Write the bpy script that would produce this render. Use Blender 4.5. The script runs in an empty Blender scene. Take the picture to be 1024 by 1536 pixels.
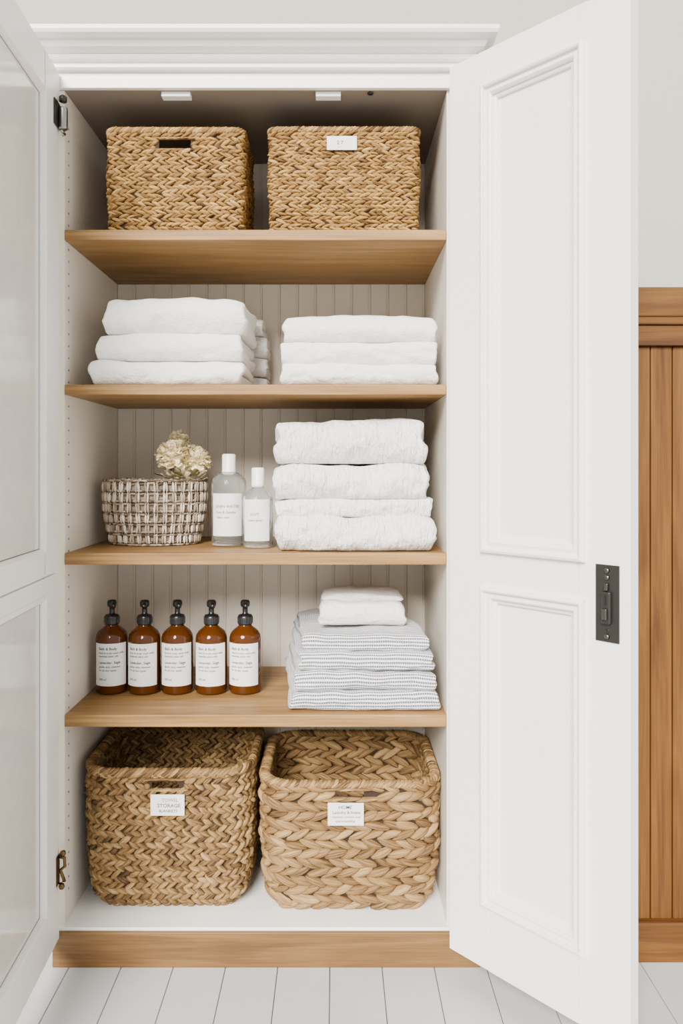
import bpy, bmesh, math, random
import numpy as np
from mathutils import Vector, noise
random.seed(7); np.random.seed(7)
scene = bpy.context.scene

# ------------------------------------------------------------------ materials
def mat_new(name):
    m = bpy.data.materials.new(name); m.use_nodes = True
    nt = m.node_tree; b = nt.nodes["Principled BSDF"]
    return m, nt, b
def N(nt, t, **kw):
    n = nt.nodes.new(t)
    for k, v in kw.items(): setattr(n, k, v)
    return n
def setin(n, **kw):
    for k, v in kw.items(): n.inputs[k.replace('_', ' ')].default_value = v
def ramp(nt, stops):
    r = N(nt, 'ShaderNodeValToRGB'); e = r.color_ramp.elements
    while len(e) < len(stops): e.new(0.5)
    for i, (p, c) in enumerate(stops):
        e[i].position = p; e[i].color = (*c, 1)
    return r

def paint(name, col, rough=0.45, bump=0.05, scale=60, var=0.03):
    m, nt, b = mat_new(name)
    tc = N(nt, 'ShaderNodeTexCoord')
    n1 = N(nt, 'ShaderNodeTexNoise'); setin(n1, Scale=scale, Detail=4.0)
    nt.links.new(tc.outputs['Object'], n1.inputs['Vector'])
    n2 = N(nt, 'ShaderNodeTexNoise'); setin(n2, Scale=2.5, Detail=3.0)
    nt.links.new(tc.outputs['Object'], n2.inputs['Vector'])
    r = ramp(nt, [(0.3, tuple(c*(1-var) for c in col)), (0.7, col)])
    nt.links.new(n2.outputs['Fac'], r.inputs['Fac'])
    nt.links.new(r.outputs['Color'], b.inputs['Base Color'])
    bp = N(nt, 'ShaderNodeBump'); setin(bp, Strength=bump, Distance=0.002)
    nt.links.new(n1.outputs['Fac'], bp.inputs['Height'])
    nt.links.new(bp.outputs['Normal'], b.inputs['Normal'])
    b.inputs['Roughness'].default_value = rough
    return m

def plain(name, col, rough=0.5, metal=0.0, **kw):
    m, nt, b = mat_new(name)
    tc = N(nt, 'ShaderNodeTexCoord')
    n2 = N(nt, 'ShaderNodeTexNoise'); setin(n2, Scale=25.0, Detail=3.0)
    nt.links.new(tc.outputs['Object'], n2.inputs['Vector'])
    r = ramp(nt, [(0.3, tuple(c*0.93 for c in col)), (0.7, col)])
    nt.links.new(n2.outputs['Fac'], r.inputs['Fac'])
    nt.links.new(r.outputs['Color'], b.inputs['Base Color'])
    b.inputs['Roughness'].default_value = rough
    b.inputs['Metallic'].default_value = metal
    for k, v in kw.items(): b.inputs[k.replace('_', ' ')].default_value = v
    return m

def wood(name, c1, c2, c3, axis='x', rough=0.5, sc=1.0):
    m, nt, b = mat_new(name)
    tc = N(nt, 'ShaderNodeTexCoord')
    mp = N(nt, 'ShaderNodeMapping')
    s = {'x': (1.2, 14, 14), 'z': (14, 14, 1.2), 'y': (14, 1.2, 14)}[axis]
    mp.inputs['Scale'].default_value = tuple(v*sc for v in s)
    nt.links.new(tc.outputs['Object'], mp.inputs['Vector'])
    n1 = N(nt, 'ShaderNodeTexNoise'); setin(n1, Scale=1.6, Detail=6.0, Distortion=0.9)
    nt.links.new(mp.outputs['Vector'], n1.inputs['Vector'])
    mp2 = N(nt, 'ShaderNodeMapping')
    mp2.inputs['Scale'].default_value = tuple(v*9*sc if v > 2 else v*3*sc for v in s)
    nt.links.new(tc.outputs['Object'], mp2.inputs['Vector'])
    n2 = N(nt, 'ShaderNodeTexNoise'); setin(n2, Scale=1.5, Detail=4.0)
    nt.links.new(mp2.outputs['Vector'], n2.inputs['Vector'])
    r1 = ramp(nt, [(0.28, c1), (0.5, c2), (0.72, c3)])
    nt.links.new(n1.outputs['Fac'], r1.inputs['Fac'])
    r2 = ramp(nt, [(0.35, (0.74, 0.70, 0.65)), (0.6, (1, 1, 1))])
    nt.links.new(n2.outputs['Fac'], r2.inputs['Fac'])
    mx = N(nt, 'ShaderNodeMix', data_type='RGBA', blend_type='MULTIPLY')
    mx.inputs[0].default_value = 0.8
    nt.links.new(r1.outputs['Color'], mx.inputs[6]); nt.links.new(r2.outputs['Color'], mx.inputs[7])
    nt.links.new(mx.outputs[2], b.inputs['Base Color'])
    bp = N(nt, 'ShaderNodeBump'); setin(bp, Strength=0.15, Distance=0.001)
    nt.links.new(n2.outputs['Fac'], bp.inputs['Height'])
    nt.links.new(bp.outputs['Normal'], b.inputs['Normal'])
    b.inputs['Roughness'].default_value = rough
    b.inputs['Specular IOR Level'].default_value = 0.3
    return m

def straw(name, dark, mid, light, su=25.0, sv=260.0):
    m, nt, b = mat_new(name)
    at = N(nt, 'ShaderNodeAttribute', attribute_name='fib')
    tt = N(nt, 'ShaderNodeAttribute', attribute_name='tint')
    mp = N(nt, 'ShaderNodeMapping'); mp.inputs['Scale'].default_value = (su, sv, 10)
    nt.links.new(at.outputs['Vector'], mp.inputs['Vector'])
    n1 = N(nt, 'ShaderNodeTexNoise'); setin(n1, Scale=1.0, Detail=3.0)
    nt.links.new(mp.outputs['Vector'], n1.inputs['Vector'])
    ad = N(nt, 'ShaderNodeMath', operation='MULTIPLY_ADD')
    nt.links.new(n1.outputs['Fac'], ad.inputs[0]); ad.inputs[1].default_value = 1.2
    sb = N(nt, 'ShaderNodeMath', operation='SUBTRACT')
    nt.links.new(tt.outputs['Fac'], sb.inputs[0]); sb.inputs[1].default_value = 0.60
    nt.links.new(sb.outputs[0], ad.inputs[2])
    r = ramp(nt, [(0.15, dark), (0.5, mid), (0.88, light)])
    nt.links.new(ad.outputs[0], r.inputs['Fac'])
    nt.links.new(r.outputs['Color'], b.inputs['Base Color'])
    bp = N(nt, 'ShaderNodeBump'); setin(bp, Strength=1.0, Distance=0.003)
    nt.links.new(n1.outputs['Fac'], bp.inputs['Height'])
    nt.links.new(bp.outputs['Normal'], b.inputs['Normal'])
    b.inputs['Roughness'].default_value = 0.66
    b.inputs['Specular IOR Level'].default_value = 0.3
    return m

def terry(name, col, stripe=None, rib=False):
    m, nt, b = mat_new(name)
    tc = N(nt, 'ShaderNodeTexCoord')
    n1 = N(nt, 'ShaderNodeTexNoise'); setin(n1, Scale=380.0, Detail=2.0)
    nt.links.new(tc.outputs['Object'], n1.inputs['Vector'])
    n2 = N(nt, 'ShaderNodeTexNoise'); setin(n2, Scale=30.0, Detail=5.0, Distortion=0.6)
    nt.links.new(tc.outputs['Object'], n2.inputs['Vector'])
    h = N(nt, 'ShaderNodeMath', operation='MULTIPLY_ADD')
    nt.links.new(n2.outputs['Fac'], h.inputs[0]); h.inputs[1].default_value = 3.0
    nt.links.new(n1.outputs['Fac'], h.inputs[2])
    hout = h.outputs[0]
    if rib:
        mp = N(nt, 'ShaderNodeMapping'); mp.inputs['Scale'].default_value = (105, 25, 24)
        mp.inputs['Rotation'].default_value = (0, 0.15, 0)
        nt.links.new(tc.outputs['Object'], mp.inputs['Vector'])
        n3 = N(nt, 'ShaderNodeTexNoise'); setin(n3, Scale=1.0, Detail=2.0, Distortion=0.5)
        nt.links.new(mp.outputs['Vector'], n3.inputs['Vector'])
        h2 = N(nt, 'ShaderNodeMath', operation='MULTIPLY_ADD')
        nt.links.new(n3.outputs['Fac'], h2.inputs[0]); h2.inputs[1].default_value = 6.0
        nt.links.new(hout, h2.inputs[2]); hout = h2.outputs[0]
    r = ramp(nt, [(0.3, tuple(c*0.94 for c in col)), (0.65, col)])
    nt.links.new(n1.outputs['Fac'], r.inputs['Fac'])
    cout = r.outputs['Color']
    if stripe:
        at = N(nt, 'ShaderNodeAttribute', attribute_name='fib')
        sp = N(nt, 'ShaderNodeSeparateXYZ'); nt.links.new(at.outputs['Vector'], sp.inputs[0])
        md = N(nt, 'ShaderNodeMath', operation='MULTIPLY'); md.inputs[1].default_value = 1/0.0105
        nt.links.new(sp.outputs[1], md.inputs[0])
        fr = N(nt, 'ShaderNodeMath', operation='FRACT'); nt.links.new(md.outputs[0], fr.inputs[0])
        mx_ = N(nt, 'ShaderNodeMath', operation='MULTIPLY'); mx_.inputs[1].default_value = 1/0.0060
        nt.links.new(sp.outputs[0], mx_.inputs[0])
        fx = N(nt, 'ShaderNodeMath', operation='FRACT'); nt.links.new(mx_.outputs[0], fx.inputs[0])
        gx = N(nt, 'ShaderNodeMath', operation='GREATER_THAN'); gx.inputs[1].default_value = 0.18
        nt.links.new(fx.outputs[0], gx.inputs[0])
        r3 = ramp(nt, [(0.0, (0, 0, 0)), (0.40, (0, 0, 0)), (0.50, (1, 1, 1)), (0.88, (1, 1, 1)), (0.96, (0, 0, 0))])
        nt.links.new(fr.outputs[0], r3.inputs['Fac'])
        mm = N(nt, 'ShaderNodeMath', operation='MULTIPLY')
        nt.links.new(r3.outputs['Color'], mm.inputs[0]); nt.links.new(gx.outputs[0], mm.inputs[1])
        mix = N(nt, 'ShaderNodeMix', data_type='RGBA')
        nt.links.new(mm.outputs[0], mix.inputs[0])
        nt.links.new(cout, mix.inputs[6]); mix.inputs[7].default_value = (*stripe, 1)
        cout = mix.outputs[2]
        h3 = N(nt, 'ShaderNodeMath', operation='MULTIPLY_ADD')
        nt.links.new(r3.outputs['Color'], h3.inputs[0]); h3.inputs[1].default_value = -2.2
        nt.links.new(hout, h3.inputs[2]); hout = h3.outputs[0]
    nt.links.new(cout, b.inputs['Base Color'])
    bp = N(nt, 'ShaderNodeBump'); setin(bp, Strength=0.75, Distance=(0.0045 if not rib else 0.0042))
    nt.links.new(hout, bp.inputs['Height'])
    nt.links.new(bp.outputs['Normal'], b.inputs['Normal'])
    b.inputs['Roughness'].default_value = 0.95
    b.inputs['Sheen Weight'].default_value = 0.15
    return m

M_WHITE = paint("white_satin_paint", (0.90, 0.89, 0.862), 0.35)
M_INT = paint("interior_cream_paint", (0.76, 0.70, 0.605), 0.5)
M_TOP = paint("interior_top_shade", (0.24, 0.20, 0.162), 0.6)  # inner top of the cabinet: its shade is put into this darker taupe colour
M_BACK = paint("beadboard_paint", (0.78, 0.715, 0.615), 0.5)
M_WALL = paint("wall_paint", (0.42, 0.42, 0.355), 0.8, 0.1, 140)
M_FLOOR = paint("white_floor_boards", (0.51, 0.515, 0.53), 0.35, 0.12, 30, 0.13)
M_GAP = plain("floor_gap", (0.20, 0.20, 0.21), 0.9)
M_OAK = wood("light_oak", (0.200, 0.104, 0.031), (0.280, 0.155, 0.051), (0.365, 0.218, 0.084), 'x')
M_OAKD = wood("plinth_oak", (0.115, 0.056, 0.018), (0.165, 0.086, 0.029), (0.23, 0.130, 0.050), 'x')
M_PINE = wood("honey_pine", (0.066, 0.0225, 0.003), (0.122, 0.048, 0.007), (0.180, 0.079, 0.014), 'z', 0.6)
M_PINEX = wood("honey_pine_rail", (0.060, 0.0205, 0.003), (0.105, 0.041, 0.006), (0.146, 0.063, 0.011), 'x', 0.6)
M_PANE = plain("frosted_pane", (0.70, 0.68, 0.63), 0.10)
M_STEEL = plain("steel", (0.35, 0.34, 0.32), 0.3, 1.0)
M_BRASS = plain("aged_brass", (0.15, 0.095, 0.035), 0.35, 1.0)
M_BRONZE = plain("dark_bronze", (0.040, 0.036, 0.033), 0.35, 0.6)
M_PEWTER = plain("worn_bronze", (0.13, 0.12, 0.11), 0.3, 1.0)
M_BLACK = plain("black_plastic", (0.008, 0.008, 0.008), 0.3)
M_HOLE = plain("dark_hole", (0.03, 0.025, 0.02), 0.9)
M_STRAW1 = straw("seagrass_golden", (0.055, 0.022, 0.004), (0.265, 0.145, 0.038), (0.50, 0.32, 0.112))
M_STRAW2 = straw("seagrass_brown", (0.042, 0.020, 0.006), (0.195, 0.112, 0.038), (0.39, 0.255, 0.108))
M_STRAW3 = straw("hyacinth_leaf", (0.055, 0.026, 0.008), (0.240, 0.138, 0.049), (0.45, 0.300, 0.132), 16, 330)
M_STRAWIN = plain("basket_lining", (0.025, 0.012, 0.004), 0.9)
M_GREYW = straw("grey_willow", (0.05, 0.032, 0.017), (0.21, 0.155, 0.10), (0.55, 0.47, 0.37))
M_GREYL = straw("washed_rush", (0.17, 0.125, 0.08), (0.44, 0.36, 0.265), (0.80, 0.73, 0.62))
M_TOWEL = terry("white_terry", (0.92, 0.90, 0.87))
M_TOWELR = terry("white_crinkle", (0.93, 0.915, 0.89), rib=True)
M_STRIPE = terry("striped_cotton", (0.90, 0.90, 0.90), stripe=(0.11, 0.125, 0.165))
M_LABEL = plain("paper_label", (0.80, 0.80, 0.79), 0.6)
M_INK = plain("ink", (0.05, 0.05, 0.055), 0.7)
M_INKG = plain("ink_grey", (0.17, 0.17, 0.18), 0.7)
M_AMBER = plain("amber_glass", (0.085, 0.024, 0.003), 0.06, 0.0, Transmission_Weight=0.22, IOR=1.45)
M_GLASS = plain("clear_glass", (0.97, 0.985, 0.975), 0.06, 0.0, Transmission_Weight=0.93, IOR=1.25)
M_CAPW = plain("white_cap", (0.87, 0.87, 0.86), 0.3)
M_PETAL = plain("cream_petal", (0.94, 0.82, 0.52), 0.7)
M_LEAF = plain("dried_leaf", (0.30, 0.25, 0.10), 0.7)

# ------------------------------------------------------------------ mesh builder
class MB:
    def __init__(s): s.V=[]; s.F=[]; s.MI=[]; s.SM=[]; s.UV=[]; s.T=[]; s.mats=[]; s.n=0
    def add(s, verts, faces, mat, fib=None, tint=0.5, smooth=True):
        if mat not in s.mats: s.mats.append(mat)
        mi = s.mats.index(mat)
        verts = np.asarray(verts, dtype=float).reshape(-1, 3)
        k = len(verts)
        s.V.append(verts)
        s.UV.append(np.zeros((k, 3)) if fib is None else np.asarray(fib, dtype=float))
        s.T.append(np.full(k, tint) if np.isscalar(tint) else np.asarray(tint))
        o = s.n
        for f in faces: s.F.append(tuple(int(i)+o for i in f))
        s.MI += [mi]*len(faces); s.SM += [smooth]*len(faces)
        s.n += k
    def build(s, name, parent=None, xf=None, recalc=True):
        V = np.concatenate(s.V)
        if xf is not None: V = np.array([xf(p) for p in V])
        lo, hi = V.min(0), V.max(0)
        org = np.array([(lo[0]+hi[0])/2, (lo[1]+hi[1])/2, lo[2]])
        me = bpy.data.meshes.new(name)
        me.from_pydata((V-org).tolist(), [], s.F)
        for m in s.mats: me.materials.append(m)
        me.polygons.foreach_set('material_index', s.MI)
        me.polygons.foreach_set('use_smooth', s.SM)
        a = me.attributes.new('fib', 'FLOAT_VECTOR', 'POINT'); a.data.foreach_set('vector', np.concatenate(s.UV).ravel())
        a = me.attributes.new('tint', 'FLOAT', 'POINT'); a.data.foreach_set('value', np.concatenate(s.T))
        if recalc:
            bm = bmesh.new(); bm.from_mesh(me); bmesh.ops.recalc_face_normals(bm, faces=bm.faces[:]); bm.to_mesh(me); bm.free()
        me.update()
        ob = bpy.data.objects.new(name, me); scene.collection.objects.link(ob)
        ob.location = org
        if parent: ob.parent = parent
        return ob

def bbox(x0, x1, y0, y1, z0, z1, bev=0.0015, seg=2):
    bm = bmesh.new(); bmesh.ops.create_cube(bm, size=1)
    for v in bm.verts:
        v.co = Vector(((x0+x1)/2+v.co.x*(x1-x0), (y0+y1)/2+v.co.y*(y1-y0), (z0+z1)/2+v.co.z*(z1-z0)))
    if bev > 0: bmesh.ops.bevel(bm, geom=bm.edges[:], offset=bev, segments=seg, affect='EDGES', profile=0.5)
    V = [tuple(v.co) for v in bm.verts]; F = [[v.index for v in f.verts] for f in bm.faces]
    bm.free(); return V, F
def box(mb, mat, *a, **k):
    V, F = bbox(*a, **k); mb.add(V, F, mat, smooth=False)

def lathe(prof, cx, cy, n=36):
    V=[]; F=[]
    for r, z in prof:
        for i in range(n):
            a = 2*math.pi*i/n; V.append((cx+r*math.cos(a), cy+r*math.sin(a), z))
    for j in range(len(prof)-1):
        for i in range(n):
            i2=(i+1)%n; F.append((j*n+i, j*n+i2, (j+1)*n+i2, (j+1)*n+i))
    if prof[0][0] > 1e-5: F.append(tuple(range(n))[::-1])
    if prof[-1][0] > 1e-5: F.append(tuple((len(prof)-1)*n+i for i in range(n)))
    return V, F

def text_mesh(body, size, align='LEFT', bold=0.0):
    cu = bpy.data.curves.new('t', 'FONT'); cu.body = body; cu.size = size; cu.align_x = align
    cu.resolution_u = 2; cu.offset = bold
    ob = bpy.data.objects.new('t', cu); scene.collection.objects.link(ob)
    dg = bpy.context.evaluated_depsgraph_get(); dg.update()
    me = bpy.data.meshes.new_from_object(ob.evaluated_get(dg))
    V = [tuple(v.co) for v in me.vertices]; F = [tuple(p.vertices) for p in me.polygons]
    bpy.data.objects.remove(ob); bpy.data.curves.remove(cu); bpy.data.meshes.remove(me)
    return V, F

def tube(mb, mat, pts, r, n=8):
    pts = [Vector(p) for p in pts]; V=[]; F=[]
    for i, p in enumerate(pts):
        t = (pts[min(i+1, len(pts)-1)]-pts[max(i-1, 0)]).normalized()
        a = t.cross(Vector((0, 0, 1)) if abs(t.z) < 0.9 else Vector((0, 1, 0))).normalized(); b = t.cross(a)
        for k in range(n):
            an = 2*math.pi*k/n; V.append(tuple(p+(a*math.cos(an)+b*math.sin(an))*r))
    for i in range(len(pts)-1):
        for k in range(n):
            k2=(k+1)%n; F.append((i*n+k, i*n+k2, (i+1)*n+k2, (i+1)*n+k))
    F.append(tuple(range(n))); F.append(tuple((len(pts)-1)*n+k for k in range(n)))
    mb.add(V, F, mat)

# ------------------------------------------------------------------ room
mb = MB()
box(mb, M_WALL, -3.2, 3.4, 0.54, 0.66, 0, 3.1, bev=0)
mb.build("wall_back")
mb = MB()
box(mb, M_GAP, -3.2, 3.4, -3.4, 0.66, -0.05, -0.012, bev=0)
pw = 0.1355; x = -0.692-pw*19
k = 0
while x < 3.3:
    ys = -3.4 + (k*0.37 % 1.1) - 1.1
    while ys < 0.54:
        a, b_ = max(ys, -3.4), min(ys+1.9, 0.54)
        if b_-a > 0.02: box(mb, M_FLOOR, max(x, -3.2)+0.0010, min(x+pw, 3.4)-0.0010, a+0.0008, b_-0.0008, -0.012, 0.0, bev=0.0012, seg=1)
        ys += 1.9
    x += pw; k += 1
mb.build("floor")

# ------------------------------------------------------------------ linen cabinet
cab = bpy.data.objects.new("linen_cabinet", None); scene.collection.objects.link(cab)
XL, XR, YB = -0.709, 0.291, 0.50
mb = MB()
box(mb, M_INT, XL-0.020, XL, 0.0, YB+0.02, 0.0, 2.285)
box(mb, M_INT, XR, XR+0.039, 0.0, YB+0.02, 0.0, 2.285)
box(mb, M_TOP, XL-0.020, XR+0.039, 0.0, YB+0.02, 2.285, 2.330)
for z in np.arange(0.18, 2.2, 0.032):
    V = [(XL+0.0006, 0.030, z)] + [(XL+0.0006, 0.030+0.0034*math.cos(a), z+0.0034*math.sin(a)) for a in np.linspace(0, 2*math.pi, 9)[:-1]]
    mb.add(V, [(0, i+1, (i+1) % 8+1) for i in range(8)], M_HOLE, smooth=False)
mb.build("carcass", cab)
mb = MB()  # bead board back
nb = 17; V=[]; F=[]
prof=[]
for i in range(nb):
    a = XL+i*(XR-XL)/nb; b_ = XL+(i+1)*(XR-XL)/nb
    prof += [(a, YB+0.004), (a+0.0018, YB), (b_-0.0085, YB), (b_-0.007, YB+0.002), (b_-0.0055, YB), (b_-0.0018, YB)]
prof.append((XR, YB+0.004))
for (px, py) in prof: V += [(px, py, 0.1), (px, py, 2.285)]
for i in range(len(prof)-1): F.append((2*i, 2*i+2, 2*i+3, 2*i+1))
mb.add(V, F, M_BACK, smooth=False)
box(mb, M_BACK, XL, XR, YB+0.006, YB+0.02, 0.1, 2.285, bev=0)
mb.build("beadboard_back", cab)
mb = MB()
box(mb, M_WHITE, XL-0.020, XR+0.039, -0.012, YB, 0.090, 0.100)
mb.build("base_board", cab)
mb = MB()
box(mb, M_OAKD, XL-0.026, XR+0.085, -0.020, 0.0, 0.0, 0.092, bev=0.003)
mb.build("plinth", cab)
for i, (zt, zb) in enumerate([(1.9195, 1.892), (1.5147, 1.488), (1.0735, 1.0435), (0.651, 0.6194)]):
    mb = MB(); box(mb, M_OAK, XL+0.001, XR-0.001, -0.004, YB-0.002, zb, zt, bev=0.002)
    mb.build("shelf_%d" % (i+1), cab)
mb = MB()
box(mb, M_WHITE, XL-0.020, XR+0.039, -0.014, 0.0, 2.285, 2.336)
box(mb, M_WHITE, XL+0.252, XL+0.328, 0.004, 0.030, 2.272, 2.285)
box(mb, M_WHITE, -0.052, 0.014, 0.004, 0.030, 2.272, 2.285)
V, F = lathe([(0.0001, 0), (0.008, 0), (0.008, 0.004)], 0.092, 0.012, 16)
mb.add([(x_, y_, 2.281+z_) for x_, y_, z_ in V], F, M_BRONZE)
prof = [(0.05, 2.326), (0.28, 2.327), (0.32, 2.331), (0.32, 2.338), (0.28, 2.341), (0.22, 2.342), (0.22, 2.349), (0.36, 2.351), (0.40, 2.358), (0.40, 2.362), (0.50, 2.364), (0.62, 2.370), (0.70, 2.380), (0.70, 2.385), (0.86, 2.386), (0.95, 2.389), (1.0, 2.396), (1.0, 2.406), (0.96, 2.408), (0.0, 2.408), (0.0, 2.326)]
V=[]; F=[]
xa, xb = XL-0.020, XR+0.039
for (p_, z) in prof:
    l, r_, f_ = p_*0.035, p_*0.080, p_*0.095
    V += [(xa-l, YB, z), (xa-l, -f_, z), (xb+r_, -f_, z), (xb+r_, YB, z)]
n=len(prof)
for j in range(n):
    j2=(j+1)%n
    for i in range(3): F.append((4*j+i, 4*j+i+1, 4*j2+i+1, 4*j2+i))
F.append(tuple(4*j for j in range(n))); F.append(tuple(4*j+3 for j in range(n)))
mb.add(V, F, M_WHITE, smooth=False)
mb.build("cornice", cab)

def frame_mould(mb, mat, s0, s1, z0, z1, prof):
    V=[]; F=[]
    for (i, h) in prof:
        V += [(s0+i, h, z0+i), (s1-i, h, z0+i), (s1-i, h, z1-i), (s0+i, h, z1-i)]
    for j in range(len(prof)-1):
        for k in range(4):
            k2=(k+1)%4; F.append((4*j+k, 4*j+k2, 4*j+4+k2, 4*j+4+k))
    mb.add(V, F, mat, smooth=False)

def xfR(p):
    s, n_, z = p
    d = (0.670, -0.743); nn = (-0.743, -0.670)
    return (0.292+d[0]*s+nn[0]*n_, -0.042+d[1]*s+nn[1]*n_, z)
mb = MB(); W=0.489; Z0, Z1 = 0.065, 2.324; TH=0.036
panels = [(0.104, 0.387, 1.089, 2.239), (0.104, 0.387, 0.221, 1.007)]
c=0.02
box(mb, M_WHITE, 0, 0.104+c, -TH, 0, Z0, Z1)
box(mb, M_WHITE, 0.387-c, W, -TH, 0, Z0, Z1)
for za, zb in ((Z0, 0.221+c), (1.007-c, 1.089+c), (2.239-c, Z1)):
    box(mb, M_WHITE, 0.104+c, 0.387-c, -TH, 0, za, zb, bev=0)
mprof = [(0, -0.001), (0.0005, 0.010), (0.003, 0.014), (0.008, 0.016), (0.012, 0.014), (0.0125, 0.007), (0.018, 0.006), (0.026, 0.0075), (0.030, 0.004), (0.031, -0.004), (0.036, -0.003), (0.040, -0.005), (0.041, -0.013)]
for (a, b_, za, zb) in panels:
    box(mb, M_WHITE, a+0.02, b_-0.02, -0.028, -0.012, za+0.02, zb-0.02, bev=0)
    frame_mould(mb, M_WHITE, a, b_, za, zb, mprof)
mb.build("door_leaf_right", cab, xf=xfR)
mb = MB()
box(mb, M_BRONZE, 0.411, 0.466, 0.0002, 0.0035, 0.923, 1.089, bev=0.001)
box(mb, M_BRONZE, 0.4275, 0.4495, 0.0035, 0.012, 0.962, 1.032, bev=0.003)
box(mb, M_PEWTER, 0.433, 0.444, 0.012, 0.018, 0.972, 0.996, bev=0.002)
box(mb, M_BLACK, 0.4365, 0.4405, 0.012, 0.0135, 1.004, 1.026, bev=0.0005)
box(mb, M_PEWTER, 0.434, 0.443, 0.0035, 0.011, 1.034, 1.050, bev=0.002)
for (sx, sz) in ((0.4385, 1.077), (0.4385, 1.062), (0.4385, 0.935)):
    V, F = lathe([(0.0001, 0.004), (0.005, 0.0038), (0.006, 0)], 0, 0, 14)
    mb.add([(sx+x_, 0.0035+z_, sz+y_) for x_, y_, z_ in V], F, M_PEWTER)
V, F = lathe([(0.0001, 0.0005), (0.004, 0.0004), (0.0045, 0)], 0, 0, 12)
mb.add([(0.4385+x_, 0.0036+z_, 0.948+y_) for x_, y_, z_ in V], F, M_BLACK)
mb.build("door_latch", cab, xf=xfR)

def xfL(p):
    s, n_, z = p
    d = Vector((0.05, -1.0)).normalized(); nn = (-d.y, d.x)
    return (-0.716+d.x*s+nn[0]*n_, -0.020+d.y*s+nn[1]*n_, z)
mb = MB(); W=0.57; Z0, Z1 = 0.078, 2.320; TH=0.030
pan = [(0.122, 0.45, 1.090, 2.218), (0.118, 0.45, 0.194, 0.976)]
box(mb, M_WHITE, 0, 0.116, -TH, 0, Z0, 1.026)
box(mb, M_WHITE, 0, 0.120, -TH, 0, 1.030, Z1)
box(mb, M_WHITE, 0.452, W, -TH, 0, Z0, 1.026)
box(mb, M_WHITE, 0.452, W, -TH, 0, 1.030, Z1)
for za, zb in ((Z0, 0.190), (0.980, 1.026), (1.030, 1.086), (2.222, Z1)):
    box(mb, M_WHITE, 0.112, 0.455, -TH, 0, za, zb, bev=0.001)
bprof = [(-0.008, -0.001), (-0.008, 0.003), (-0.004, 0.005), (0.002, 0.003), (0.008, -0.004), (0.010, -0.010)]
for (a, b_, za, zb) in pan:
    frame_mould(mb, M_WHITE, a, b_, za, zb, bprof)
    frame_mould(mb, M_BRONZE, a+0.008, b_-0.008, za+0.008, zb-0.008, [(0, -0.0085), (0.0032, -0.0085)])
    box(mb, M_PANE, a-0.004, b_+0.004, -0.018, -0.009, za-0.004, zb+0.004, bev=0)
mb.build("door_leaf_left", cab, xf=xfL)
mb = MB()
box(mb, M_BRONZE, 0.004, 0.050, 0.0005, 0.004, 2.170, 2.236, bev=0.001)
V, F = lathe([(0.0001, -0.03), (0.011, -0.03), (0.012, -0.026), (0.012, 0.022), (0.011, 0.026), (0.0001, 0.026)], 0.015, 0.014, 20)
mb.add([(x_, y_, z_+2.198) for x_, y_, z_ in V], F, M_STEEL)
V, F = lathe([(0.006, -0.008), (0.010, -0.005), (0.010, 0.007), (0.004, 0.012), (0.0001, 0.013)], 0.015, 0.014, 16)
mb.add([(x_, y_, z_+2.245) for x_, y_, z_ in V], F, M_BRONZE)
tube(mb, M_STEEL, [(0.02, 0.01, 2.165), (-0.006, 0.012, 2.165), (-0.012, 0.006, 2.165)], 0.004)
box(mb, M_BRASS, 0.004, 0.030, 0.0005, 0.003, 0.225, 0.300, bev=0.001)
tube(mb, M_BRASS, [(0.012, 0.004, 0.295), (0.010, 0.016, 0.290), (0.012, 0.018, 0.270), (0.016, 0.008, 0.262), (0.020, 0.014, 0.250), (0.018, 0.018, 0.235), (0.016, 0.006, 0.226)], 0.0045)
V, F = lathe([(0.0001, -0.008), (0.006, -0.006), (0.008, 0), (0.006, 0.006), (0.0001, 0.008)], 0.010, 0.012, 14)
mb.add([(x_, y_, z_+0.302) for x_, y_, z_ in V], F, M_BRASS)
mb.add([(x_+0.01, y_, z_+0.222) for x_, y_, z_ in V], F, M_BRASS)
mb.build("hinges", cab, xf=xfL)

# ------------------------------------------------------------------ pine cupboard at right
mb = MB(); X0, X1 = 0.60, 1.78
box(mb, M_PINEX, X0, X1, 0.012, 0.50, 1.695, 1.774, bev=0.004)
box(mb, M_PINEX, X0-0.006, X1+0.006, -0.004, 0.50, 1.672, 1.692, bev=0.004)
box(mb, M_PINEX, X0, X1, 0.004, 0.50, 1.618, 1.671, bev=0.002)
box(mb, M_PINEX, X0, X1, 0.0, 0.50, 0.0, 0.105, bev=0.004)
box(mb, M_PINE, X0, X0+0.02, 0.03, 0.50, 0.105, 1.62, bev=0.001)
box(mb, M_PINE, X1-0.02, X1, 0.03, 0.50, 0.105, 1.62, bev=0.001)
box(mb, M_HOLE, X0+0.02, X1-0.02, 0.036, 0.05, 0.105, 1.62, bev=0)
x = X0; i = 0
while x < X1-0.02:
    w = 0.058
    xe = min(x+w, X1)
    raised = i % 9 in (0, 8)
    box(mb, M_PINE, x+0.0012, xe-0.0012, (0.006 if raised else 0.018), 0.036, 0.105, 1.618, bev=0.003)
    x += w; i += 1
mb.build("pine_cupboard")

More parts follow.
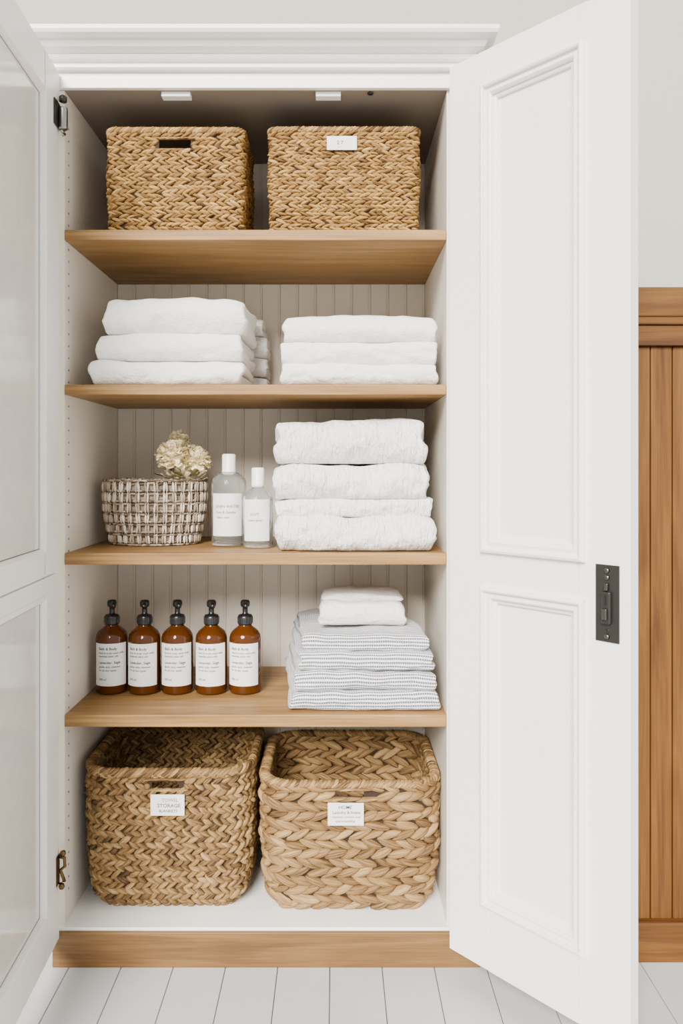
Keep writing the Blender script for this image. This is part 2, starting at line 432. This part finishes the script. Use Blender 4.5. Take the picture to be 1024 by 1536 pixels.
# ------------------------------------------------------------------ woven baskets
def template(nt_=8, na=8, pw_=2.6):
    V=[]; fib=[]; F=[]
    ts = -np.cos(np.linspace(0.0, math.pi, nt_))
    for t in ts:
        r = max(1-abs(t)**pw_, 0)**0.5; r = max(r, 0.08)
        for k in range(na):
            a = 2*math.pi*k/na; V.append((t, r*math.cos(a), r*math.sin(a))); fib.append((t, math.cos(a), 0))
    for i in range(nt_-1):
        for k in range(na):
            k2=(k+1)%na; F.append((i*na+k, i*na+k2, (i+1)*na+k2, (i+1)*na+k))
    F.append(tuple(range(na))[::-1]); F.append(tuple((nt_-1)*na+k for k in range(na)))
    return np.array(V), np.array(fib), F
TV, TF, TFc = template()
def lump(mb, mat, c, d, n_, L, W, T, bend=0.0, tint=None):
    d = np.array(d, float); d /= np.linalg.norm(d); n_ = np.array(n_, float); n_ -= d*np.dot(n_, d); n_ /= np.linalg.norm(n_)
    w = np.cross(n_, d)
    P = np.array(c)+TV[:, :1]*d*L/2+TV[:, 1:2]*w*W/2+(TV[:, 2:3]*T/2-bend*(TV[:, :1]**2))*n_
    P = P + w*(random.uniform(-1, 1)*W*0.16)*(TV[:, :1]**2)
    rx = random.random()*50
    fib = np.stack([TF[:, 0]*L/2+rx, TF[:, 1]*W/2+rx, np.zeros(len(TF))], 1)
    mb.add(P, TFc, mat, fib=fib, tint=(random.gauss(0.5, 0.15) if tint is None else tint))

def rrect(a, b, r, n=40):
    pts=[]
    cs = [((a-r), -(b-r), -90), ((a-r), (b-r), 0), (-(a-r), (b-r), 90), (-(a-r), -(b-r), 180)]
    pts.append((0, -b))
    for cx, cy, a0 in cs:
        for k in range(13):
            an = math.radians(a0+90*k/12); pts.append((cx+r*math.cos(an), cy+r*math.sin(an)))
    pts.append((0, -b))
    P = np.array(pts); seg = np.linalg.norm(np.diff(P, axis=0), axis=1)
    return P, np.concatenate([[0], np.cumsum(seg)])
def on_path(P, C, s):
    s = s % C[-1]
    x = np.interp(s, C, P[:, 0]); y = np.interp(s, C, P[:, 1])
    e = 0.004
    x2 = np.interp((s+e) % C[-1], C, P[:, 0]); y2 = np.interp((s+e) % C[-1], C, P[:, 1])
    x1 = np.interp((s-e) % C[-1], C, P[:, 0]); y1 = np.interp((s-e) % C[-1], C, P[:, 1])
    t = np.array([x2-x1, y2-y1, 0.0]); t /= np.linalg.norm(t)
    return np.array([x, y, 0.0]), t, np.array([t[1], -t[0], 0.0])

def basket(name, cx, cy, z0, a, b, r, H, inset, mat, rowh, step, L, Wd, Th, hole=None, hole_z=0, label=None, ang=32, rimw=1.3, jit=0.1, wob=0.2, rimk=1.0):
    mb = MB()
    nz = 64; V=[]; F=[]
    NU = 220
    for j in range(nz+1):
        z = H*j/nz*0.985; ins = inset(z/H)
        P, C = rrect(a-ins, b-ins, max(r-ins, 0.01))
        for i in range(NU):
            q, t, n_ = on_path(P, C, C[-1]*i/NU); V.append((cx+q[0], cy+q[1], z0+0.004+z))
    for j in range(nz):
        for i in range(NU):
            i2=(i+1)%NU
            zc = H*(j+0.5)/nz*0.985
            sc = C[-1]*((i+0.5)/NU); sc = sc if sc < C[-1]/2 else sc-C[-1]
            if hole and abs(sc) < hole[0]/2 and abs(zc-hole_z) < hole[1]/2: continue
            F.append((j*NU+i, j*NU+i2, (j+1)*NU+i2, (j+1)*NU+i))
    F.append(tuple(range(NU)))
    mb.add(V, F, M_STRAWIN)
    nrow = int(round(H/rowh))
    rh = H/nrow
    th = math.radians(ang)
    for j in range(nrow):
        for sub, sg in ((0.25, 1), (0.75, -1)):
            z = (j+sub)*rh; ins = inset(z/H)
            P, C = rrect(a-ins, b-ins, max(r-ins, 0.01))
            n = int(C[-1]/step)
            for i in range(n):
                s = C[-1]*(i+0.5*(sub > 0.5)+0.37*j)/n + random.uniform(-1, 1)*step*jit
                s %= C[-1]
                ss = s if s < C[-1]/2 else s-C[-1]
                LL = L*random.uniform(0.90, 1.12)
                if hole:
                    dz = abs(z-hole_z)-hole[1]/2; dsx = abs(ss)-hole[0]/2
                    if dz < Wd*0.35 and dsx < LL*0.42:
                        if dz < 0 and dsx > 0: LL *= 0.5; s += math.copysign(LL*0.55, ss)
                        else: continue
                q, t, nn = on_path(P, C, s)
                c = np.array([cx, cy, z0+z+0.001])+q+nn*random.uniform(-1, 1)*Th*0.12
                an = th*sg*random.uniform(1-wob, 1+wob)
                d = t*math.cos(an)+np.array([0, 0, 1])*math.sin(an)
                d = d+nn*0.22*sg
                lump(mb, mat, c, d, nn, LL, Wd*random.uniform(0.86, 1.14), Th, bend=Th*0.16, tint=random.gauss(0.5, 0.12))
    ins = inset(1.0); P, C = rrect(a-ins, b-ins, max(r-ins, 0.01))
    rw = Wd*rimk
    n = int(C[-1]/(rw*0.75))
    for i in range(n):
        q, t, nn = on_path(P, C, C[-1]*i/n)
        d = np.array([0, 0, 1])*0.60+t*0.85+nn*random.uniform(-.1, .1)
        lump(mb, mat, np.array([cx, cy, z0+H-0.002])+q, d, nn, rowh*rimw, rw*1.05, Th*1.20)
    if hole:
        for zz in (hole_z-hole[1]/2-Wd*0.22, hole_z+hole[1]/2+Wd*0.22):
            ins = inset(zz/H); P, C = rrect(a-ins, b-ins, max(r-ins, 0.01))
            m = max(2, int((hole[0]+0.02)/(L*0.55)))
            for i in range(m+1):
                q, t, nn = on_path(P, C, -hole[0]/2-0.008+(hole[0]+0.016)*i/m)
                lump(mb, mat, np.array([cx, cy, z0+zz])+q, t+np.array([0, 0, .08]), nn, L*1.0, Wd*0.5, Th*0.95)
    if label:
        lx, lz, lw, lh, lines = label
        ins = inset(lz/H); yy = cy-(b-ins)-Th*0.68-0.003
        box(mb, M_LABEL, cx+lx-lw/2, cx+lx+lw/2, yy-0.0012, yy, z0+lz-lh/2, z0+lz+lh/2, bev=0.0004, seg=1)
        for (tx, dx, dz, sz, mt) in lines:
            V, F = text_mesh(tx, sz, bold=0.0002)
            mb.add([(cx+lx-lw/2+dx+v[0], yy-0.0016, z0+lz+lh/2-dz+v[1]) for v in V], F, mt, smooth=False)
    return mb.build(name)

flat = lambda t: 0.004*(1-t)+0.002*math.sin(t*9)
ZT = 1.9205
basket("storage_basket", -0.430, 0.17, ZT, 0.182, 0.125, 0.026, 0.281, flat, M_STRAW1, 0.0216, 0.0190, 0.034, 0.0108, 0.015, hole=(0.084, 0.026), hole_z=0.243, ang=20, wob=0.45, jit=0.28)
basket("storage_basket", 0.023, 0.20, ZT, 0.200, 0.150, 0.022, 0.285, flat, M_STRAW1, 0.0204, 0.0185, 0.033, 0.0102, 0.015,
       label=(-0.006, 0.243, 0.080, 0.037, [("2 7", 0.027, 0.022, 0.013, M_INK), ("- . -", 0.028, 0.030, 0.008, M_INKG)]), ang=17, wob=0.5, jit=0.28)
def tub(t):
    return 0.018*(1-t)**2 + 0.034*max(0, 1-t/0.13)**2 - 0.004*math.sin(t*math.pi)
basket("laundry_basket", -0.456, 0.252, 0.101, 0.224, 0.202, 0.085, 0.380, tub, M_STRAW2, 0.0320, 0.0225, 0.040, 0.0152, 0.022, hole=(0.074, 0.022), hole_z=0.347,
       label=(0.010, 0.300, 0.090, 0.056, [("TOWEL", 0.030, 0.019, 0.0125, M_INKG), ("STORAGE", 0.018, 0.034, 0.0140, M_INK), ("BLANKETS", 0.022, 0.047, 0.0105, M_INK)]), ang=35, wob=0.25, jit=0.18)
basket("laundry_basket", 0.039, 0.240, 0.101, 0.235, 0.200, 0.085, 0.354, tub, M_STRAW3, 0.0480, 0.0400, 0.074, 0.0228, 0.028, hole=(0.070, 0.018), hole_z=0.326,
       label=(-0.012, 0.282, 0.095, 0.060, [("HOME", 0.028, 0.016, 0.0130, M_INK), ("Laundry & linens", 0.012, 0.029, 0.0110, M_INK), ("washed cottons and", 0.012, 0.040, 0.0092, M_INKG), ("spare bedding", 0.020, 0.051, 0.0092, M_INKG)]), ang=22, rimw=0.62, jit=0.18, wob=0.35, rimk=0.6)

# ------------------------------------------------------------------ towels
def towel(mb, mat, x0, x1, y0, y1, z0, h, seed, nf=2, amp=0.004, nx=90, sag=0.10, sq=0.75, skew=0.0):
    t = h/nf; a = t/2*0.97
    pts=[]
    def seg(p, q, n):
        for i in range(n): pts.append((p[0]+(q[0]-p[0])*i/n, p[1]+(q[1]-p[1])*i/n))
    yf, yb = y0+t*sq, y1-t*sq
    for k in range(nf):
        z = t*(k+0.5)
        if k % 2 == 0: seg((yb if k else y1-a, z), (yf, z), 22)
        else: seg((yf, z), (yb if k < nf-1 else y1-a, z), 22)
        if k < nf-1:
            cz = t*(k+1); sgn = -1 if k % 2 == 0 else 1; cy = yf if k % 2 == 0 else yb
            for i in range(13):
                an = -math.pi/2+math.pi*i/12
                pts.append((cy+sgn*math.cos(an)*t/2*sq, cz+math.sin(an)*t/2))
    if nf % 2 == 1: pts.append((yf-t*0.5*sq, t*(nf-0.5)))
    else: pts.append((y1-a, t*(nf-0.5)))
    P = np.array(pts); keep=[0]
    for i in range(1, len(P)):
        if np.linalg.norm(P[i]-P[keep[-1]]) > 1e-4: keep.append(i)
    P = P[keep]
    T = np.gradient(P, axis=0); T /= np.linalg.norm(T, axis=1)[:, None]
    Nn = np.stack([-T[:, 1], T[:, 0]], 1)
    arc = np.concatenate([[0], np.cumsum(np.linalg.norm(np.diff(P, axis=0), axis=1))])
    PO = P+Nn*a
    arcO = np.concatenate([[0], np.cumsum(np.linalg.norm(np.diff(PO, axis=0), axis=1))])+seed*0.013
    m = len(P)
    er = min(a*0.55, 0.012)
    eu = er/(x1-x0)
    us = np.concatenate([np.linspace(0, eu, 6)[:-1], np.linspace(eu, 1-eu, nx-10), np.linspace(1-eu, 1, 6)[1:]])
    V=[]; fib=[]; F=[]
    for u in us:
        x = x0+(x1-x0)*u; d = min(x-x0, x1-x)
        f = 1.0 if d > er else math.sqrt(max(1-((er-d)/er)**2, 0.0))
        f = 1-(1-f)*min(1.0, er*1.1/a)
        f = max(f, 0.10)
        ring=[]
        for i in range(m): ring.append((P[i]+Nn[i]*a*f, arcO[i]))
        for k in range(1, 4):
            an = math.pi/2-math.pi*k/4; ring.append((P[-1]+(Nn[-1]*math.sin(an)+T[-1]*math.cos(an))*a*f, arcO[-1]+a*k/4))
        for i in range(m-1, -1, -1): ring.append((P[i]-Nn[i]*a*f, arc[i]+0.3))
        for k in range(1, 4):
            an = -math.pi/2+math.pi*k/4; ring.append((P[0]+(Nn[0]*math.sin(an)*1-T[0]*math.cos(an))*a*f, arc[0]+0.3))
        for (q, ar) in ring:
            yy, zz = q
            w = zz/h
            e = abs(2*u-1)
            nz = noise.noise(Vector((x*5, yy*5, seed*3.1)))*amp*1.8+noise.noise(Vector((x*17, yy*14, seed*5.1)))*amp*1.0
            ny = noise.noise(Vector((x*6+9, w*1.5, seed*1.7)))*amp*2.0+noise.noise(Vector((x*24, w*4, seed*2.7)))*amp*1.1+noise.noise(Vector((x*60, w*7, seed*4.7)))*amp*0.45
            lay = math.floor(min(w, 0.999)*nf)
            nxx = (noise.noise(Vector((w*2.3+7, yy*4, seed*2.3)))*amp*2.0+noise.noise(Vector((lay*3.7, yy*9, seed*1.3)))*amp*1.8)*(2*u-1)
            V.append((x+nxx+skew*(yy-y0), yy+ny*(1 if yy < (y0+y1)/2 else 0), z0+max(0.0005, zz+nz*min(w, 1)-sag*h*(e**8)*w)))
            fib.append((x, ar, 0))
    R = len(ring)
    for i in range(len(us)-1):
        for k in range(R):
            k2=(k+1)%R; F.append((i*R+k, i*R+k2, (i+1)*R+k2, (i+1)*R+k))
    for base in (0, (len(us)-1)*R):
        n3 = m+3
        for i in range(m-1):
            A, B = base+i, base+i+1; D, E = base+n3+(m-1-i), base+n3+(m-2-i)
            F.append((A, B, E, D))
        F.append(tuple(base+j for j in range(m-1, m+4))); F.append(tuple([base+n3+m-1]+[base+n3+m+j for j in range(3)]+[base]))
    mb.add(V, F, mat, fib=fib)

Z=1.5155
mb = MB()
towel(mb, M_TOWEL, -0.650, -0.248, 0.020, 0.33, Z, 0.068, 1, sag=.05)
towel(mb, M_TOWEL, -0.636, -0.248, 0.026, 0.33, Z+0.066, 0.074, 2, sag=.05)
towel(mb, M_TOWEL, -0.618, -0.238, 0.026, 0.33, Z+0.137, 0.098, 3, amp=0.006, sag=0.12)
mb.build("folded_towel_stack")
mb = MB()
towel(mb, M_TOWEL, -0.50, -0.205, 0.350, 0.475, Z, 0.062, 11)
towel(mb, M_TOWEL, -0.50, -0.208, 0.350, 0.475, Z+0.061, 0.060, 12)
towel(mb, M_TOWEL, -0.50, -0.206, 0.350, 0.475, Z+0.120, 0.068, 13)
towel(mb, M_TOWEL, -0.50, -0.220, 0.350, 0.475, Z+0.187, 0.056, 14)
mb.build("folded_towel_stack")
mb = MB()
towel(mb, M_TOWEL, -0.145, 0.270, 0.020, 0.36, Z, 0.056, 4, sag=.05)
towel(mb, M_TOWEL, -0.144, 0.268, 0.024, 0.36, Z+0.054, 0.063, 5, sag=.05)
towel(mb, M_TOWEL, -0.140, 0.270, 0.026, 0.36, Z+0.115, 0.076, 6, amp=0.005, sag=0.10)
mb.build("folded_towel_stack")
Z=1.0745
mb = MB()
towel(mb, M_TOWELR, -0.160, 0.266, 0.015, 0.36, Z, 0.094, 21, amp=0.008, sag=0.06)
towel(mb, M_TOWELR, -0.158, 0.256, 0.034, 0.36, Z+0.090, 0.050, 22, amp=0.006)
towel(mb, M_TOWELR, -0.166, 0.248, 0.022, 0.36, Z+0.137, 0.098, 23, amp=0.008, sag=0.08)
towel(mb, M_TOWELR, -0.160, 0.240, 0.020, 0.36, Z+0.232, 0.116, 24, amp=0.009, sag=0.06)
mb.build("folded_towel_stack")
Z=0.652
mb = MB()
hs = [(0.052, -0.113, 0.272, 0.018), (0.050, -0.108, 0.268, 0.024), (0.048, -0.096, 0.264, 0.036), (0.048, -0.088, 0.252, 0.062)]
z = Z
for i, (h, a, b_, yf) in enumerate(hs):
    towel(mb, M_STRIPE, a, b_, yf, 0.44, z, h, 31+i, nf=2, amp=0.0055, sag=0.10, skew=-0.10, sq=0.9)
    z += h*0.985
mb.build("striped_towel_stack")
mb = MB()
towel(mb, M_TOWEL, -0.046, 0.196, 0.125, 0.35, z+0.006, 0.070, 41, amp=0.006, sag=0.22, sq=0.95)
towel(mb, M_TOWEL, -0.036, 0.190, 0.175, 0.34, z+0.070, 0.020, 43, nf=2, amp=0.003, sag=0.5, sq=0.95)
mb.build("folded_hand_towel")

# ------------------------------------------------------------------ bottles
def curved_label(mb, cx, cy, r, z0, z1, half, lines, a0=-math.pi/2):
    V=[]; F=[]; n=24
    for i in range(n+1):
        a = a0-half+2*half*i/n
        V += [(cx+r*math.cos(a), cy+r*math.sin(a), z0), (cx+r*math.cos(a), cy+r*math.sin(a), z1)]
    for i in range(n): F.append((2*i, 2*i+2, 2*i+3, 2*i+1))
    mb.add(V, F, M_LABEL)
    for (tx, dx, dz, sz, mt) in lines:
        tv, tf = text_mesh(tx, sz, bold=0.0002); rr = r+0.0006
        mb.add([(cx+rr*math.cos(a0-half+(dx+v[0])/r), cy+rr*math.sin(a0-half+(dx+v[0])/r), z1-dz+v[1]) for v in tv], tf, mt, smooth=False)

R=0.0455
mb = MB()
prof=[(0.0001, 0.0), (R-0.006, 0.0), (R-0.002, 0.002), (R, 0.007), (R, 0.155), (R-0.002, 0.165), (R-0.008, 0.175), (R-0.018, 0.183), (0.021, 0.188), (0.018, 0.192), (0.018, 0.205), (0.0001, 0.205)]
V, F = lathe(prof, 0, 0, 40); mb.add(V, F, M_AMBER)
V, F = lathe([(0.0001, 0.194), (0.0205, 0.194), (0.0215, 0.197), (0.0215, 0.216), (0.019, 0.221), (0.010, 0.223), (0.0075, 0.226), (0.0075, 0.243), (0.012, 0.245), (0.0135, 0.249), (0.0135, 0.258), (0.011, 0.263), (0.0001, 0.264)], 0, 0, 28)
mb.add(V, F, M_BLACK)
tube(mb, M_BLACK, [(0, 0, 0.255), (0.004, -0.018, 0.256), (0.008, -0.030, 0.255), (0.010, -0.038, 0.249)], 0.0060)
for k in range(20):
    a=2*math.pi*k/20
    V, F = bbox(-0.0008, 0.0008, -0.0008, 0.0008, 0.198, 0.215, bev=0)
    mb.add([(x_+0.0217*math.cos(a), y_+0.0217*math.sin(a), z_) for x_, y_, z_ in V], F, M_BLACK, smooth=False)
curved_label(mb, 0, 0, R+0.0007, 0.026, 0.146, 1.12, [
    ("Bath & Body", 0.018, 0.018, 0.0105, M_INK), ("hand & body wash with", 0.018, 0.029, 0.0078, M_INKG), ("essential plant oils", 0.018, 0.038, 0.0078, M_INKG),
    ("Lavender, Sage", 0.018, 0.057, 0.0105, M_INK), ("gentle daily cleanser", 0.018, 0.068, 0.0078, M_INKG), ("for all skin types", 0.018, 0.078, 0.0078, M_INKG),
    ("500 ml", 0.018, 0.104, 0.0085, M_INKG)])
o = mb.build("pump_bottle"); bm_me = o.data
offs = o.location.copy()
pos = [(-0.646, 0.215, 0.25), (-0.551, 0.212, -0.1), (-0.4565, 0.214, 0.1), (-0.358, 0.212, 0), (-0.261, 0.214, -0.15)]
for i, (px, py, rz) in enumerate(pos):
    ob = o if i == 0 else bpy.data.objects.new("pump_bottle", bm_me)
    if i: scene.collection.objects.link(ob)
    ob.location = (px+offs.x, py+offs.y, 0.6515)
    ob.rotation_euler = (0, 0, rz*0.6)

def clear_bottle(cx, cy, z0, r, hb, ht, cap_r, cap_h, lab, lines):
    mb = MB(); sh = hb
    prof=[(0.0001, 0), (r-0.005, 0), (r, 0.005), (r, sh-0.03), (r*0.93, sh-0.015), (r*0.70, sh-0.003), (r*0.38, sh+0.006), (r*0.34, ht-cap_h),
          (r*0.28, ht-cap_h), (r*0.30, sh+0.004), (r*0.64, sh-0.008), (r*0.87, sh-0.020), (r-0.004, sh-0.033), (r-0.004, 0.010), (0.0001, 0.008)]
    V, F = lathe(prof, 0, 0, 40)
    mb.add(V, F, M_GLASS)
    V, F = lathe([(0.0001, ht-cap_h-0.003), (cap_r*1.05, ht-cap_h-0.003), (cap_r*1.05, ht-cap_h+0.006), (cap_r, ht-cap_h+0.008), (cap_r, ht-0.003), (cap_r-0.003, ht), (0.0001, ht)], 0, 0, 28)
    mb.add(V, F, M_CAPW)
    curved_label(mb, 0, 0, r+0.0007, lab[0], lab[1], lab[2], lines)
    ob = mb.build("glass_bottle"); l = ob.location.copy(); ob.location = (cx+l.x, cy+l.y, z0)
    return ob
clear_bottle(-0.306, 0.200, 1.0745, 0.050, 0.206, 0.262, 0.0195, 0.055, (0.030, 0.150, 0.92),
    [("LINEN WATER", 0.012, 0.040, 0.0110, M_INKG), ("Pure & Gentle", 0.014, 0.056, 0.0100, M_INKG), ("fabric mist", 0.018, 0.070, 0.0085, M_INKG)])
clear_bottle(-0.218, 0.150, 1.0745, 0.0425, 0.160, 0.223, 0.0175, 0.052, (0.020, 0.135, 0.92),
    [("SOFT", 0.022, 0.045, 0.0110, M_INKG), ("room spray", 0.016, 0.060, 0.0085, M_INKG)])

# ------------------------------------------------------------------ small basket with grid weave
mb = MB(); bcx, bcy, bz, bH = -0.532, 0.262, 1.0745, 0.186
def rad(t): return (0.124+0.024*math.sin(min(t*1.25, 1)*math.pi/2), 0.088+0.014*math.sin(min(t*1.25, 1)*math.pi/2))
V=[]; F=[]; NU=80; nz=14
for j in range(nz+1):
    t=j/nz; a, b_ = rad(t)
    for i in range(NU):
        an=2*math.pi*i/NU; V.append((bcx+(a-0.004)*math.cos(an), bcy+(b_-0.004)*math.sin(an), bz+0.002+t*bH*0.97))
for j in range(nz):
    for i in range(NU):
        i2=(i+1)%NU; F.append((j*NU+i, j*NU+i2, (j+1)*NU+i2, (j+1)*NU+i))
F.append(tuple(range(NU)))
mb.add(V, F, M_GREYL, fib=[(random.random()*0.1, v[2], 0) for v in V], tint=0.3)
rows=6; cols=36
for j in range(rows+1):
    t=j/rows; a, b_=rad(t); z=bz+0.006+t*(bH-0.010)
    for q in (-0.0045, 0.0045):
        for i in range(72):
            an=2*math.pi*(i+0.5*(q > 0))/72
            tt=np.array([-a*math.sin(an), b_*math.cos(an), 0]); nn=np.array([b_*math.cos(an), a*math.sin(an), 0])
            dz=random.uniform(-.0012, .0012)
            lump(mb, M_GREYW, (bcx+(a+0.002)*math.cos(an), bcy+(b_+0.002)*math.sin(an), max(z+q+dz, bz+0.003)), tt+np.array([0, 0, random.uniform(-.02, .02)]), nn, 0.017, 0.0062, 0.008, tint=random.uniform(0.2, 0.8))
for i in range(cols):
    an=2*math.pi*i/cols
    for j in range(rows):
        for w_ in (-0.0035, 0.0035):
            t=(j+0.5)/rows; a, b_=rad(t); z=bz+0.006+t*(bH-0.010)
            nn=np.array([b_*math.cos(an), a*math.sin(an), 0]); tt=np.array([-a*math.sin(an), b_*math.cos(an), 0]); tt/=np.linalg.norm(tt)
            c=np.array([bcx+(a+0.003)*math.cos(an), bcy+(b_+0.003)*math.sin(an), z])+tt*w_
            lump(mb, M_GREYL, c, np.array([0, 0, 1])+tt*random.uniform(-.12, .12), nn, 0.030, 0.0065, 0.011, tint=random.uniform(0.25, 0.9))
a, b_=rad(1.0)
for i in range(84):
    an=2*math.pi*i/84; tt=np.array([-a*math.sin(an), b_*math.cos(an), 0]); tt/=np.linalg.norm(tt)
    lump(mb, M_GREYW, (bcx+a*math.cos(an), bcy+b_*math.sin(an), bz+bH), tt+np.array([0, 0, 0.5]), (0, 0, 1), 0.016, 0.008, 0.010)
mb.build("wicker_basket")

# flowers: full cream blooms on stems in the basket
mb = MB()
def petal(c, d, L, W, curl, mat):
    d = Vector(d).normalized(); up = Vector((0, 0, 1)) if abs(d.z) < 0.9 else Vector((1, 0, 0))
    w = d.cross(up).normalized(); n_ = w.cross(d).normalized(); V=[]; F=[]
    for i, (t, ww) in enumerate(((0, 0.25), (0.3, 0.6), (0.6, 0.95), (0.85, 0.9), (1.0, 0.45))):
        for k, s in enumerate((-1, 0, 1)):
            V.append(tuple(Vector(c)+d*L*t+w*W*0.5*ww*s+n_*(curl*t*t+abs(s)*W*0.18)))
    for i in range(4):
        for k in range(2): F.append((i*3+k, i*3+k+1, i*3+4+k, i*3+3+k))
    mb.add(V, F, mat)
def bloom(c, R_, n=210):
    V, F = lathe([(0.0001, -R_*0.62), (R_*0.45, -R_*0.45), (R_*0.64, 0), (R_*0.45, R_*0.45), (0.0001, R_*0.62)], 0, 0, 14)
    mb.add([(x_+c[0], y_+c[1], z_+c[2]) for x_, y_, z_ in V], F, M_PETAL)
    for i in range(n):
        z = 1-1.8*(i+0.5)/n; a=i*2.39996; rr=math.sqrt(max(1-z*z, 0))
        base = Vector((rr*math.cos(a), rr*math.sin(a), z))
        d = base*0.75+Vector([random.uniform(-.6, .6) for _ in range(3)])
        L = R_*random.uniform(0.34, 0.46)
        petal((c[0]+base.x*R_*0.58, c[1]+base.y*R_*0.58, c[2]+base.z*R_*0.58), d, L, R_*0.46, R_*random.uniform(-0.15, 0.2), M_PETAL)
heads=[((-0.468, 0.212, 1.328), 0.052), ((-0.400, 0.222, 1.314), 0.042), ((-0.464, 0.265, 1.372), 0.036), ((-0.425, 0.265, 1.335), 0.032)]
for c, r_ in heads:
    bloom(c, r_)
    tube(mb, M_LEAF, [(c[0], c[1], c[2]-r_*0.4), (c[0]*0.5-0.235, c[1]+0.005, 1.23), (-0.50, 0.262, 1.10)], 0.0022, 6)
for i in range(44):
    a=random.uniform(0, 6.28); r_=random.uniform(0.0, 0.05)
    c=(-0.445+r_*1.2*math.cos(a), 0.225+0.7*r_*math.sin(a), random.uniform(1.255, 1.285))
    petal(c, (math.cos(a), math.sin(a)-0.5, random.uniform(-0.1, 0.7)), random.uniform(0.025, 0.04), 0.014, 0.006, M_LEAF if i % 3 == 0 else M_PETAL)
mb.build("cream_flower_bunch", recalc=False)

# ------------------------------------------------------------------ light
w = bpy.data.worlds.new("daylight"); scene.world = w; w.use_nodes = True
nt = w.node_tree; bg = nt.nodes['Background']
bg.inputs['Color'].default_value = (1.0, 0.98, 0.945, 1); bg.inputs['Strength'].default_value = 1.15
sun = bpy.data.lights.new("window_daylight", 'SUN'); sun.energy = 11.5; sun.angle = math.radians(26); sun.color = (1.0, 0.95, 0.88)
so = bpy.data.objects.new("window_daylight", sun); scene.collection.objects.link(so)
so.rotation_euler = Vector((0.26, 1.0, -0.58)).to_track_quat('-Z', 'Y').to_euler()
so.location = (-1.5, -3, 3)

# ------------------------------------------------------------------ camera
cam = bpy.data.cameras.new("camera"); co = bpy.data.objects.new("camera", cam); scene.collection.objects.link(co)
co.location = (0, -2.06, 1.30); co.rotation_euler = (math.radians(90), 0, 0)
cam.sensor_fit = 'VERTICAL'; cam.sensor_height = 36; cam.lens = 1180/1536*36
cam.shift_x = 9/1536; cam.shift_y = -68/1536
cam.clip_start = 0.05
scene.camera = co
